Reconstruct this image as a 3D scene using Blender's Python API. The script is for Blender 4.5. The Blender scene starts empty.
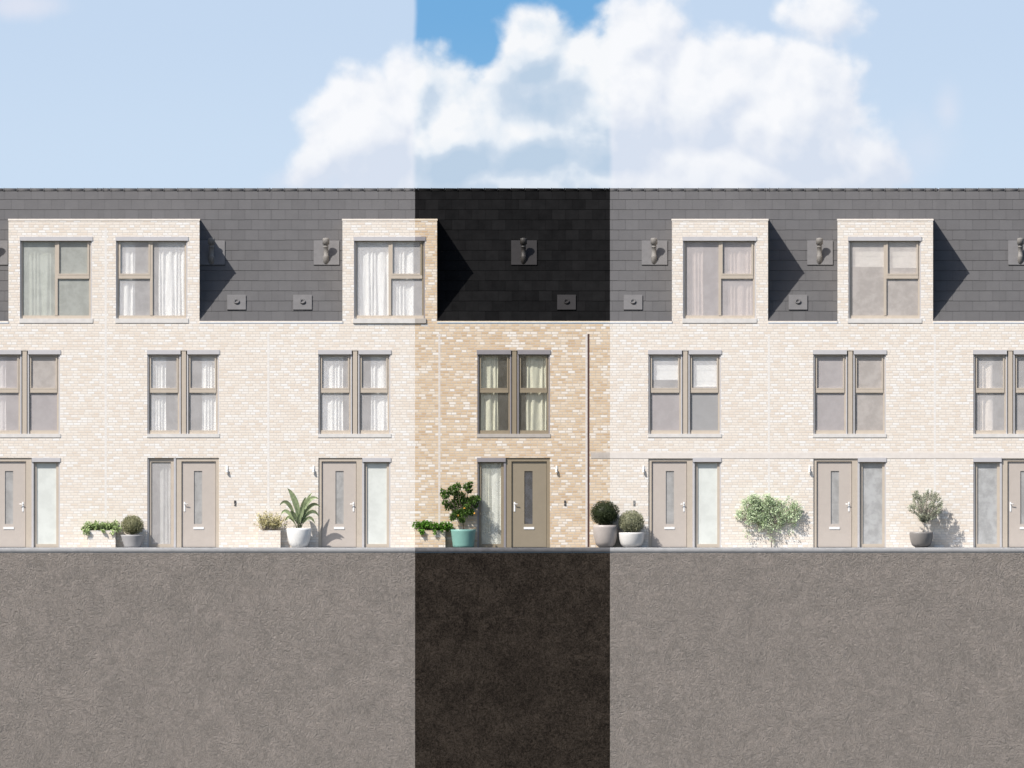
import bpy, math, random
from mathutils import Vector, noise as mnoise

C = bpy.context.scene
COL = C.collection
random.seed(7)
R = math.radians

# ------------------------------------------------------------------ scale: 35 px of the elevation = 1 m
K = 35.0
def X(px): return (px - 512.0) / K
def Z(py): return (547.5 - py) / K

# ------------------------------------------------------------------ camera, sky light, sun, exposure
cam_d = bpy.data.cameras.new("camera")
cam = bpy.data.objects.new("camera", cam_d)
COL.objects.link(cam)
cam_d.type = 'ORTHO'
cam_d.ortho_scale = 1024.0 / K
cam_d.clip_start = 0.1
cam_d.clip_end = 1000
cam.location = (0.0, -45.0, Z(384))
cam.rotation_euler = (R(90), 0, 0)
C.camera = cam

EXPO = 0.82
C.view_settings.view_transform = 'Standard'
C.view_settings.look = 'None'
C.view_settings.exposure = EXPO
C.view_settings.gamma = 1.0
C.view_settings.use_curve_mapping = False
G = 2.0 ** EXPO

SUN_DIR = Vector((1.04, 0.96, -1.57)).normalized()       # the way the light travels
elev = math.asin(-SUN_DIR.z)
W = bpy.data.worlds.new("World")
C.world = W
W.use_nodes = True
wn = W.node_tree
wn.nodes.clear()
sky = wn.nodes.new('ShaderNodeTexSky')
sky.sky_type = 'NISHITA'
sky.sun_disc = False
sky.sun_elevation = elev
sky.sun_rotation = math.atan2(-SUN_DIR.x, -SUN_DIR.y)
sky.air_density = 1.0
sky.dust_density = 1.5
wb = wn.nodes.new('ShaderNodeBackground')
wb.inputs['Strength'].default_value = 0.10
wo = wn.nodes.new('ShaderNodeOutputWorld')
wn.links.new(sky.outputs[0], wb.inputs[0])
wn.links.new(wb.outputs[0], wo.inputs[0])

sd = bpy.data.lights.new("sun", 'SUN')
sd.energy = 4.0
sd.angle = R(0.5)
sd.color = (1.0, 0.95, 0.88)
sun = bpy.data.objects.new("sun", sd)
COL.objects.link(sun)
sun.location = (-20, -20, 30)
sun.rotation_euler = SUN_DIR.to_track_quat('-Z', 'Y').to_euler()

C.cycles.max_bounces = 8
C.cycles.diffuse_bounces = 3
C.cycles.transparent_max_bounces = 16
C.cycles.caustics_reflective = False
C.cycles.caustics_refractive = False

# ------------------------------------------------------------------ node helpers
def lin(c):
    r = []
    for v in c[:3]:
        v = v / 255.0
        r.append(v / 12.92 if v <= 0.04045 else ((v + 0.055) / 1.055) ** 2.4)
    return r

class NT:
    def __init__(s, name):
        s.m = bpy.data.materials.new(name)
        s.m.use_nodes = True
        s.t = s.m.node_tree
        s.t.nodes.clear()
        s.out = s.t.nodes.new('ShaderNodeOutputMaterial')
    def n(s, typ, **kw):
        nd = s.t.nodes.new(typ)
        for k, v in kw.items(): setattr(nd, k, v)
        return nd
    def put(s, sock, v):
        if v is None: return
        if hasattr(v, 'is_output'): s.t.links.new(v, sock)
        else:
            if isinstance(v, (list, tuple)) and sock.type == 'RGBA' and len(v) == 3: v = (*v, 1)
            sock.default_value = v
    def math(s, op, a, b=None, c=None, clamp=False):
        nd = s.n('ShaderNodeMath', operation=op, use_clamp=clamp)
        s.put(nd.inputs[0], a); s.put(nd.inputs[1], b)
        if c is not None: s.put(nd.inputs[2], c)
        return nd.outputs[0]
    def vmath(s, op, a, b=None):
        nd = s.n('ShaderNodeVectorMath', operation=op)
        s.put(nd.inputs[0], a)
        if b is not None: s.put(nd.inputs[1], b)
        return nd.outputs['Value'] if op in ('LENGTH', 'DOT_PRODUCT') else nd.outputs[0]
    def mix(s, f, a, b):
        nd = s.n('ShaderNodeMix', data_type='RGBA')
        s.put(nd.inputs[0], f); s.put(nd.inputs[6], a); s.put(nd.inputs[7], b)
        return nd.outputs[2]
    def ramp(s, f, stops, interp='LINEAR'):
        nd = s.n('ShaderNodeValToRGB')
        nd.color_ramp.interpolation = interp
        e = nd.color_ramp.elements
        while len(e) > 1: e.remove(e[-1])
        e[0].position = stops[0][0]; e[0].color = (*stops[0][1], 1)
        for p, c in stops[1:]:
            x = e.new(p); x.color = (*c, 1)
        s.put(nd.inputs[0], f)
        return nd.outputs[0]
    def smooth(s, v, a, b):
        nd = s.n('ShaderNodeMapRange', interpolation_type='SMOOTHSTEP')
        s.put(nd.inputs[0], v); nd.inputs[1].default_value = a; nd.inputs[2].default_value = b
        return nd.outputs[0]
    def noise(s, vec, scale, detail=4, rough=0.5, dist=0.0):
        nd = s.n('ShaderNodeTexNoise')
        s.put(nd.inputs['Vector'], vec)
        nd.inputs['Scale'].default_value = scale; nd.inputs['Detail'].default_value = detail
        nd.inputs['Roughness'].default_value = rough; nd.inputs['Distortion'].default_value = dist
        return nd.outputs[0]
    def pos(s): return s.n('ShaderNodeNewGeometry').outputs['Position']
    def bump(s, h, strength, dist):
        nd = s.n('ShaderNodeBump')
        nd.inputs['Strength'].default_value = strength; nd.inputs['Distance'].default_value = dist
        s.put(nd.inputs['Height'], h)
        return nd.outputs[0]
    def bsdf(s, col, rough=0.7, spec=0.3, metal=0.0, normal=None):
        nd = s.n('ShaderNodeBsdfPrincipled')
        s.put(nd.inputs['Base Color'], col); s.put(nd.inputs['Roughness'], rough)
        nd.inputs['Specular IOR Level'].default_value = spec
        nd.inputs['Metallic'].default_value = metal
        if normal is not None: s.put(nd.inputs['Normal'], normal)
        return nd
    def done(s, shader):
        s.t.links.new(shader.outputs[0] if hasattr(shader, 'outputs') else shader, s.out.inputs[0])
        return s.m

# ------------------------------------------------------------------ materials
def mat_brick(name, stops, mortar, off):
    t = NT(name)
    sep = t.n('ShaderNodeSeparateXYZ'); t.put(sep.inputs[0], t.pos())
    u = t.math('ADD', t.math('ADD', sep.outputs[0], sep.outputs[1]), off)
    cb = t.n('ShaderNodeCombineXYZ'); t.put(cb.inputs[0], u); t.put(cb.inputs[1], sep.outputs[2])
    b = t.n('ShaderNodeTexBrick')
    t.put(b.inputs['Vector'], cb.outputs[0])
    b.offset = 0.37; b.offset_frequency = 2; b.squash = 0.72; b.squash_frequency = 3
    b.inputs['Scale'].default_value = 1.0
    b.inputs['Brick Width'].default_value = 0.200
    b.inputs['Row Height'].default_value = 0.0743
    b.inputs['Mortar Size'].default_value = 0.010
    b.inputs['Mortar Smooth'].default_value = 0.25
    b.inputs['Color1'].default_value = (0, 0, 0, 1); b.inputs['Color2'].default_value = (1, 1, 1, 1)
    b.inputs['Mortar'].default_value = (0.5, 0.5, 0.5, 1)
    sb = t.n('ShaderNodeSeparateColor'); t.put(sb.inputs[0], b.outputs['Color'])
    # per-brick value, disturbed by a wide noise so that tints gather here and there
    wide = t.noise(t.pos(), 0.55, 3, 0.6)
    streak = t.n('ShaderNodeMapping'); streak.inputs['Scale'].default_value = (6.0, 1.0, 34.0)
    t.put(streak.inputs['Vector'], t.pos())
    fine = t.noise(streak.outputs[0], 1.0, 3, 0.6)
    v = t.math('ADD', sb.outputs[0], t.math('MULTIPLY', t.math('SUBTRACT', wide, 0.5), 0.16))
    v = t.math('ADD', v, t.math('MULTIPLY', t.math('SUBTRACT', fine, 0.5), 0.34), clamp=True)
    col = t.ramp(v, stops)
    col = t.mix(b.outputs['Fac'], col, mortar)
    h = t.math('ADD', t.math('SUBTRACT', 1.0, b.outputs['Fac']), t.math('MULTIPLY', fine, 0.35))
    return t.done(t.bsdf(col, 0.85, 0.15, normal=t.bump(h, 0.5, 0.006)))

def mat_plain(name, col, rough=0.6, spec=0.3, metal=0.0, var=0.08, scale=6.0, bump=0.0):
    t = NT(name)
    n = t.noise(t.pos(), scale, 4, 0.6)
    a = [max(0, c * (1 - var)) for c in col]; b = [min(1, c * (1 + var)) for c in col]
    c = t.ramp(n, [(0.3, a), (0.7, b)])
    nm = t.bump(t.noise(t.pos(), scale * 9, 4, 0.6), bump, 0.01) if bump else None
    return t.done(t.bsdf(c, rough, spec, metal, nm))

def mat_leaf(name, col, trans=0.25):
    t = NT(name)
    n = t.noise(t.pos(), 14, 2, 0.5)
    c = t.ramp(n, [(0.3, [x * 0.8 for x in col]), (0.7, [min(1, x * 1.2) for x in col])])
    p = t.bsdf(c, 0.55, 0.25)
    tr = t.n('ShaderNodeBsdfTranslucent'); t.put(tr.inputs[0], c)
    mx = t.n('ShaderNodeMixShader'); mx.inputs[0].default_value = trans
    t.t.links.new(p.outputs[0], mx.inputs[1]); t.t.links.new(tr.outputs[0], mx.inputs[2])
    return t.done(mx)

def mat_glass(name, tint, milk, milkcol, gloss=0.10, mottle=0.0):
    """window glass: clear with a mirror share, or with a diffuse film, which also holds the painted veil"""
    t = NT(name)
    tr = t.n('ShaderNodeBsdfTransparent'); tr.inputs[0].default_value = (*tint, 1)
    gl = t.n('ShaderNodeBsdfGlossy'); gl.inputs['Roughness'].default_value = 0.03
    gl.inputs[0].default_value = (0.9, 0.93, 1, 1)
    m1 = t.n('ShaderNodeMixShader'); m1.inputs[0].default_value = gloss
    t.t.links.new(tr.outputs[0], m1.inputs[1]); t.t.links.new(gl.outputs[0], m1.inputs[2])
    df = t.n('ShaderNodeBsdfDiffuse'); df.inputs[0].default_value = (*milkcol, 1)
    f = milk
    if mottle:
        f = t.math('ADD', milk - mottle / 2, t.math('MULTIPLY', t.smooth(t.noise(t.pos(), 3.4, 6, 0.62, 0.15), 0.35, 0.65), mottle))  # noise blotches imitate mottled reflections, put into the film share
    m2 = t.n('ShaderNodeMixShader'); t.put(m2.inputs[0], f)
    t.t.links.new(m1.outputs[0], m2.inputs[1]); t.t.links.new(df.outputs[0], m2.inputs[2])
    return t.done(m2)

def mat_cloth(name, col):
    t = NT(name)
    d = t.n('ShaderNodeBsdfDiffuse'); d.inputs[0].default_value = (*col, 1)
    tr = t.n('ShaderNodeBsdfTranslucent'); tr.inputs[0].default_value = (*col, 1)
    m = t.n('ShaderNodeMixShader'); m.inputs[0].default_value = 0.12
    t.t.links.new(d.outputs[0], m.inputs[1]); t.t.links.new(tr.outputs[0], m.inputs[2])
    return t.done(m)

def mat_roof(name, lo, hi, spec):
    t = NT(name)
    mp = t.n('ShaderNodeMapping'); mp.inputs['Scale'].default_value = (2.6, 1, 2.6)
    t.put(mp.inputs['Vector'], t.pos())
    n = t.noise(mp.outputs[0], 1.3, 6, 0.65)
    vc = t.n('ShaderNodeVertexColor', layer_name='tone')
    sp = t.n('ShaderNodeSeparateColor'); t.put(sp.inputs[0], vc.outputs[0])
    v = t.math('ADD', t.math('MULTIPLY', n, 0.7), t.math('MULTIPLY', sp.outputs[0], 0.3))
    c = t.ramp(v, [(0.2, lo), (0.8, hi)])
    return t.done(t.bsdf(c, 0.75, spec, normal=t.bump(t.noise(t.pos(), 40, 4, 0.6), 0.25, 0.006)))

def mat_soil(name, c0, c1, c2):
    t = NT(name)
    p = t.pos()
    warp = t.noise(p, 1.6, 4, 0.6)
    v = t.vmath('ADD', p, t.vmath('SCALE', p)) if False else p
    a = t.noise(v, 1.7, 8, 0.68, 0.8)
    b = t.noise(v, 7.0, 6, 0.72, 2.2)
    g = t.noise(v, 24.0, 4, 0.8, 0.5)
    rdg = t.math('SUBTRACT', 1.0, t.math('MULTIPLY', t.math('ABSOLUTE', t.math('SUBTRACT', t.noise(v, 4.2, 4, 0.55, 4.0), 0.5)), 7.0), clamp=True)
    s = t.math('ADD', t.math('MULTIPLY', a, 0.26), t.math('MULTIPLY', b, 0.32))
    s = t.math('ADD', s, t.math('MULTIPLY', g, 0.38))
    s = t.math('ADD', s, t.math('MULTIPLY', t.math('SUBTRACT', rdg, 0.5), 0.10))
    s2 = t.math('ADD', t.math('MULTIPLY', b, .5), t.math('ADD', t.math('MULTIPLY', g, .4), t.math('MULTIPLY', rdg, .24)))
    c = t.ramp(s, [(0.37, c0), (0.475, c1), (0.58, c2)])
    return t.done(t.bsdf(c, 0.95, 0.05, normal=t.bump(s2, 0.95, 0.055)))

M = {}
tan = [(0.0, (.455, .33, .215)), (0.2, (.51, .385, .26)), (0.48, (.545, .43, .305)), (0.72, (.58, .48, .365)), (0.86, (.625, .56, .485)), (1.0, (.66, .625, .58))]
pal = [(0.0, (.59, .515, .44)), (0.2, (.62, .553, .483)), (0.48, (.64, .582, .518)), (0.72, (.655, .607, .55)), (0.86, (.655, .628, .595)), (1.0, (.68, .665, .645))]
def palette(tag, d):
    for k, v in d.items(): M[tag, k] = v
palette('tan', dict(
    brick=mat_brick('tan_brick', tan, (.44, .385, .33), 0.0),
    roof=mat_roof('black_tile', (.0028, .0028, .003), (.0085, .0084, .0087), 0.02),
    ridge=mat_plain('black_ridge', (.006, .006, .006), .8, .03),
    frame=mat_plain('taupe_frame', (.225, .185, .13), .45, .3, var=.04),
    door=mat_plain('taupe_door', (.225, .19, .14), .42, .3, var=.03),
    metal=mat_plain('grey_metal', (.22, .205, .215), .4, .4, var=.05),
    sill=mat_plain('stone_sill', (.36, .33, .30), .6, .3),
    trim=mat_plain('cream_trim', (.62, .53, .42), .6, .2),
    joint=mat_plain('pale_joint', (.53, .49, .455), .8, .1, var=.12, scale=14),
    band=mat_plain('stone_band', (.40, .36, .325), .8, .2, var=.12),
    plate=mat_plain('lead_plate', (.022, .0208, .0215), .7, .08),
    pipe=mat_plain('flue_metal', (.030, .027, .0245), .55, .3),
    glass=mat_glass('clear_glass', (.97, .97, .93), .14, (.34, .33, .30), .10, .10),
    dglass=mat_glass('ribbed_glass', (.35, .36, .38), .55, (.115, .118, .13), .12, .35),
    plaster=mat_plain('dark_room', (.14, .13, .11), .9, .1),
    pave=mat_plain('dark_kerb', (.075, .075, .08), .8, .2, var=.2, bump=.3),
    soil=mat_soil('dark_soil', (.007, .0055, .0042), (.022, .0174, .0138), (.052, .0415, .033)),
))
palette('pale', dict(  # pale copies of the tan materials, a white veil mixed into their colours
    brick=mat_brick('veiled_brick', pal, (.53, .49, .45), 0.13),
    roof=mat_roof('veiled_tile', (.072, .0705, .0725), (.088, .0862, .0885), 0.08),
    ridge=mat_plain('veiled_ridge', (.072, .071, .0725), .7, .1),
    frame=mat_plain('veiled_frame', (.42, .365, .305), .5, .25, var=.04),
    door=mat_plain('veiled_door', (.41, .365, .33), .48, .25, var=.025),
    metal=mat_plain('veiled_metal', (.42, .41, .42), .45, .3, var=.04),
    sill=mat_plain('veiled_sill', (.54, .52, .50), .6, .25),
    trim=mat_plain('veiled_trim', (.68, .62, .56), .6, .2),
    joint=mat_plain('veiled_joint', (.61, .585, .56), .8, .1, var=.08, scale=14),
    band=mat_plain('veiled_band', (.57, .53, .495), .8, .2, var=.05),
    plate=mat_plain('veiled_plate', (.108, .105, .107), .6, .2),
    pipe=mat_plain('veiled_flue', (.17, .16, .15), .6, .2),
    glass=mat_glass('veiled_glass', (1, 1, 1), .36, (.82, .795, .80), .08, .05),
    dglass=mat_glass('veiled_ribbed_glass', (.35, .36, .38), .74, (.40, .395, .39), .08, .2),
    plaster=mat_plain('pale_room', (.22, .21, .20), .9, .1),
    pave=mat_plain('veiled_kerb', (.245, .245, .25), .8, .2, var=.1, bump=.25),
    soil=mat_soil('veiled_soil', (.156, .143, .131), (.210, .189, .172), (.268, .237, .214)),
))
M['white'] = mat_plain('white_enamel', (.70, .70, .70), .4, .4, var=.02)
M['steel'] = mat_plain('brushed_steel', (.62, .62, .62), .3, .5, .6, var=.05)
M['dark'] = mat_plain('dark_plastic', (.05, .045, .045), .5, .3)
M['bellgrey'] = mat_plain('grey_plastic', (.22, .215, .21), .5, .3)
M['brown'] = mat_plain('brown_seal', (.075, .04, .035), .7, .2)
M['film'] = mat_glass('frosted_film_glass', (.9, .95, .9), .84, (.64, .66, .63), .05, .08)
M['mauve'] = mat_glass('mauve_veiled_glass', (1, .97, .97), .53, (.60, .56, .565), .08, .05)  # side panes: veil and reflected tones mixed into the film colour
M['sand'] = mat_glass('sand_veiled_glass', (1, .98, .96), .52, (.65, .60, .57), .08, .10)
M['smoke'] = mat_glass('smoke_veiled_glass', (.97, .98, 1), .62, (.46, .455, .46), .08, .04)
M['green'] = mat_glass('green_veiled_glass', (.97, 1, .96), .42, (.66, .68, .64), .08, .08)
M['creamfilm'] = mat_glass('cream_film_glass', (1, 1, .97), .40, (.56, .565, .51), .07, .12)
M['inner'] = mat_glass('inner_glass', (.97, .98, .97), 0.0, (.5, .5, .5), .02)
M['netglass'] = mat_glass('net_glass', (.9, .93, .95), .58, (.56, .565, .57), .10, .18)
M['ground'] = mat_plain('garden_ground', (.06, .07, .035), .95, .1, var=.4, scale=2, bump=.5)

# ------------------------------------------------------------------ mesh builder
class MB:
    def __init__(s): s.v = []; s.f = []; s.m = []; s.sm = []; s.tone = []
    def face(s, pts, m=0, smooth=False, tone=0.5):
        i = len(s.v); s.v.extend([tuple(p) for p in pts]); s.f.append(tuple(range(i, i + len(pts))))
        s.m.append(m); s.sm.append(smooth); s.tone.append(tone)
    def box(s, x0, x1, y0, y1, z0, z1, m=0):
        i = len(s.v)
        s.v += [(x0, y0, z0), (x1, y0, z0), (x1, y1, z0), (x0, y1, z0), (x0, y0, z1), (x1, y0, z1), (x1, y1, z1), (x0, y1, z1)]
        for q in ((0, 3, 2, 1), (4, 5, 6, 7), (0, 1, 5, 4), (1, 2, 6, 5), (2, 3, 7, 6), (3, 0, 4, 7)):
            s.f.append(tuple(i + k for k in q)); s.m.append(m); s.sm.append(False); s.tone.append(.5)
    def pbox(s, a, b, t, u, y0, y1, m=0):                 # box from elevation pixels: x a..b, y t..u
        s.box(X(a), X(b), y0, y1, Z(u), Z(t), m)
    def pane(s, a, b, t, u, y0, y1):
        k = len(s.m); s.pbox(a, b, t, u, y0, y1, 1); s.m[k + 2] = 0
    def ring(s, rings, closed_ends=True, m=0, smooth=True):
        """rings: lists of points of the same length, bridged one to the next"""
        i0 = len(s.v); n = len(rings[0])
        for r in rings: s.v.extend([tuple(p) for p in r])
        for k in range(len(rings) - 1):
            for j in range(n):
                a = i0 + k * n + j; b = i0 + k * n + (j + 1) % n
                s.f.append((a, b, b + n, a + n)); s.m.append(m); s.sm.append(smooth); s.tone.append(.5)
        if closed_ends:
            s.f.append(tuple(i0 + j for j in reversed(range(n)))); s.m.append(m); s.sm.append(False); s.tone.append(.5)
            k = i0 + (len(rings) - 1) * n
            s.f.append(tuple(k + j for j in range(n))); s.m.append(m); s.sm.append(False); s.tone.append(.5)
    def lathe(s, c, prof, n=28, m=0, caps=True):
        s.ring([[(c[0] + r * math.cos(2 * math.pi * j / n), c[1] + r * math.sin(2 * math.pi * j / n), c[2] + z) for j in range(n)] for r, z in prof], caps, m)
    def tube(s, pts, rads, n=8, m=0):
        rs = []
        for k, p in enumerate(pts):
            p = Vector(p)
            d = (Vector(pts[min(k + 1, len(pts) - 1)]) - Vector(pts[max(k - 1, 0)])).normalized()
            a = d.cross(Vector((0.3, 1, 0.1))).normalized(); b = d.cross(a).normalized()
            rs.append([p + (a * math.cos(2 * math.pi * j / n) + b * math.sin(2 * math.pi * j / n)) * rads[k] for j in range(n)])
        s.ring(rs, True, m)
    def leaf(s, p, d, L, w, m=0, fold=.25):
        d = Vector(d).normalized(); p = Vector(p)
        r = Vector((random.gauss(0, 1), random.gauss(0, 1), random.gauss(0, 1)))
        a = d.cross(r)
        if a.length < 1e-4: a = d.cross(Vector((0, 0, 1)))
        a.normalize(); nn = d.cross(a)
        mid = p + d * L * .5
        l = mid + a * w * .5 + nn * w * fold; q = mid - a * w * .5 + nn * w * fold
        tip = p + d * L - nn * w * .2
        i = len(s.v); s.v += [tuple(p), tuple(l), tuple(tip), tuple(q)]
        s.f += [(i, i + 1, i + 2), (i, i + 2, i + 3)]; s.m += [m, m]; s.sm += [False, False]; s.tone += [.5, .5]
    def build(s, name, mats, parent=None, org=None, tone=False):
        me = bpy.data.meshes.new(name)
        root = parent
        while root is not None and root.parent is not None: root = root.parent
        o0 = Vector(root.location) if root is not None else Vector(org if org is not None else (0, 0, 0))
        me.from_pydata([(v[0] - o0.x, v[1] - o0.y, v[2] - o0.z) for v in s.v], [], s.f)
        dy = -.02 if name in ('window', 'casing', 'pane', 'post', 'sidelight', 'front_door', 'door_frame', 'door_glass', 'handle', 'letterbox') else 0
        if dy: s.v = [(v[0], v[1] + dy, v[2]) for v in s.v]; me.clear_geometry(); me.from_pydata([(v[0] - o0.x, v[1] - o0.y, v[2] - o0.z) for v in s.v], [], s.f)
        if not isinstance(mats, (list, tuple)): mats = [mats]
        for m in mats: me.materials.append(m)
        me.polygons.foreach_set('material_index', s.m)
        me.polygons.foreach_set('use_smooth', s.sm)
        if tone:
            at = me.color_attributes.new('tone', 'FLOAT_COLOR', 'CORNER')
            for p in me.polygons:
                for li in p.loop_indices: at.data[li].color = (s.tone[p.index],) * 3 + (1,)
        me.update()
        o = bpy.data.objects.new(name, me); COL.objects.link(o)
        if parent is not None: o.parent = parent
        else: o.location = o0
        return o

def tag(o, label=None, cat=None, group=None, kind=None):
    if label: o['label'] = label
    if cat: o['category'] = cat
    if group: o['group'] = group
    if kind: o['kind'] = kind
    return o
def thing(name, loc, label, cat, group=None):
    o = bpy.data.objects.new(name, None); COL.objects.link(o); o.location = loc
    o.empty_display_size = .3
    return tag(o, label, cat, group)

# ------------------------------------------------------------------ the setting: soil, kerb, ground
VL, VR = 415.0, 610.0           # edges of the unveiled strip; outside it a white veil is painted into colours
FY = -0.90                      # where the ground is cut
for a, b, pl in ((-7000, VL, 'pale'), (VL, VR, 'tan'), (VR, 8000, 'pale')):
    mb = MB(); mb.box(X(a), X(b), FY + .02, 88, -9.0, -.147)
    tag(mb.build('soil', M[pl, 'soil']), kind='structure')
    mb = MB()
    prof = [(.25, -.145), (FY + .03, -.145), (FY + .008, -.13), (FY, -.11), (FY, -.07), (FY + .012, -.03), (FY + .045, -.004), (FY + .09, 0), (.25, 0)]
    mb.ring([[(X(a), y, z) for y, z in prof], [(X(b), y, z) for y, z in prof]], True, 0, False)
    tag(mb.build('pavement', M[pl, 'pave']), kind='structure')
mb = MB(); mb.box(-200, 200, .252, 88, -.144, -.012)
tag(mb.build('ground', M['ground']), kind='structure')

# ------------------------------------------------------------------ the sky behind the row
def mat_sky():
    t = NT('cloudy_sky')
    sp = t.n('ShaderNodeSeparateXYZ'); t.put(sp.inputs[0], t.pos())
    px = t.math('ADD', t.math('MULTIPLY', sp.outputs[0], K), 512.0)
    py = t.math('SUBTRACT', 547.5, t.math('MULTIPLY', sp.outputs[2], K))
    def field(dx, dy):
        cb = t.n('ShaderNodeCombineXYZ')
        t.put(cb.inputs[0], t.math('ADD', px, dx)); t.put(cb.inputs[1], t.math('ADD', py, dy))
        p = cb.outputs[0]
        w = t.n('ShaderNodeTexNoise'); t.put(w.inputs['Vector'], p); w.inputs['Scale'].default_value = .012
        w.inputs['Detail'].default_value = 4; w.inputs['Roughness'].default_value = .5
        wv = t.vmath('MULTIPLY', t.vmath('SUBTRACT', w.outputs['Color'], (.5, .5, .5)), (36, 32, 0))
        q = t.vmath('ADD', p, wv)
        best = None
        for cx, cy, rx, ry in BL:
            l = t.vmath('LENGTH', t.vmath('MULTIPLY', t.vmath('SUBTRACT', q, (cx, cy, 0)), (1 / rx, 1 / ry, 0)))
            v = t.math('MULTIPLY', t.math('SUBTRACT', 1.0, l), min(rx, ry) / 60.0)
            best = v if best is None else t.math('SMOOTH_MAX', best, v, .12)
        n1 = t.noise(p, .016, 9, .57, .15)
        n2 = t.n('ShaderNodeTexVoronoi', feature='SMOOTH_F1'); t.put(n2.inputs['Vector'], q)
        n2.inputs['Scale'].default_value = .034; n2.inputs['Smoothness'].default_value = .8
        n2.inputs['Detail'].default_value = 2.5; n2.inputs['Roughness'].default_value = .4
        d = t.math('ADD', best, t.math('MULTIPLY', t.math('SUBTRACT', n1, .5), .85))
        return t.math('ADD', d, t.math('MULTIPLY', t.math('SUBTRACT', .42, n2.outputs['Distance']), .34)), n1
    BL = [(368, 140, 78, 88), (418, 104, 60, 72), (326, 156, 44, 66), (545, 60, 62, 62), (520, 140, 120, 90), (455, 140, 90, 90),
          (640, 42, 70, 64), (605, 112, 115, 110), (705, 102, 105, 86), (785, 125, 98, 88), (822, 22, 54, 44), (812, 76, 62, 56),
          (866, 166, 46, 50), (560, 200, 265, 95), (843, 106, 36, 44), (720, 200, 180, 95), (740, 70, 60, 44)]
    d0, n1 = field(0, 0)
    d1, _ = field(-9, -13)
    a = t.smooth(d0, -0.10, 0.30)
    lit = t.math('ADD', .54, t.math('MULTIPLY', t.math('SUBTRACT', d0, d1), 1.35), clamp=True)
    cbp = t.n('ShaderNodeCombineXYZ'); t.put(cbp.inputs[0], px); t.put(cbp.inputs[1], py)
    def ell(cx, cy, rx, ry, lo=0.0, hi=.8):
        l = t.vmath('LENGTH', t.vmath('MULTIPLY', t.vmath('SUBTRACT', cbp.outputs[0], (cx, cy, 0)), (1 / rx, 1 / ry, 0)))
        l = t.math('ADD', t.math('SUBTRACT', 1.0, l), t.math('MULTIPLY', t.math('SUBTRACT', n1, .5), 1.1))
        return t.smooth(l, lo, hi)
    shade = t.math('MAXIMUM', ell(535, 92, 75, 48), t.math('MULTIPLY', t.smooth(t.math('ADD', py, t.math('MULTIPLY', n1, 60)), 150, 225), .75))
    bright = t.math('SUBTRACT', lit, t.math('MULTIPLY', shade, .60), clamp=True)
    def e(c): return [x / G for x in lin(c)]
    g = t.smooth(py, 0, 190)
    sky_c = t.mix(g, e((116, 173, 222)), e((140, 190, 230)))
    sky_s = t.mix(g, e((196, 216, 240)), e((203, 222, 243)))
    cl_c = t.ramp(bright, [(0, e((190, 209, 229))), (.35, e((205, 219, 235))), (.62, e((232, 239, 247))), (.9, e((250, 251, 253)))])
    cl_s = t.ramp(bright, [(0, e((216, 225, 240))), (.35, e((230, 235, 245))), (.62, e((241, 244, 250))), (.9, e((250, 251, 254)))])
    wob = t.math('ADD', px, t.math('MULTIPLY', t.math('SUBTRACT', n1, .5), 6))
    clear = t.math('MULTIPLY', t.smooth(wob, 411.5, 418.5), t.math('SUBTRACT', 1.0, t.smooth(wob, 606.5, 613.5)))  # strip without the veil; outside it the veil whitens the sky colours
    wisps = t.math('MAXIMUM', t.math('MULTIPLY', ell(22, 6, 62, 22), .62), t.math('MULTIPLY', ell(948, 108, 26, 46, .1, 1.3), .5))
    wisps = t.math('MAXIMUM', wisps, t.math('MULTIPLY', ell(925, 150, 60, 60, .1, 1.2), .25))
    wisps = t.math('MAXIMUM', wisps, t.math('MULTIPLY', ell(300, 185, 70, 26, .1, 1.1), .35))
    skyc = t.mix(clear, sky_s, sky_c)
    skyc = t.mix(wisps, skyc, e((233, 233, 243)))
    cl = t.mix(clear, cl_s, cl_c)
    col = t.mix(t.math('MULTIPLY', a, .97), skyc, cl)
    em = t.n('ShaderNodeEmission'); t.put(em.inputs[0], col); em.inputs[1].default_value = 1.0
    return t.done(em)
mb = MB(); mb.face([(-220, 90, -60), (220, 90, -60), (220, 90, 120), (-220, 90, 120)])
tag(mb.build('sky', mat_sky()), kind='structure')

# ------------------------------------------------------------------ the houses
TANP = math.tan(R(55))
Z_EAVE, Z_RIDGE = Z(321.5), Z(189.5)
Y_RIDGE = (Z_RIDGE - Z_EAVE) / TANP
def roof_y(z): return (z - Z_EAVE) / TANP
NROW = 13
ROWH = (Z_RIDGE - Z_EAVE) / NROW
RN = Vector((0, -math.sin(R(55)), math.cos(R(55))))      # the slope's outward normal
D_TOP = 219.0

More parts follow.
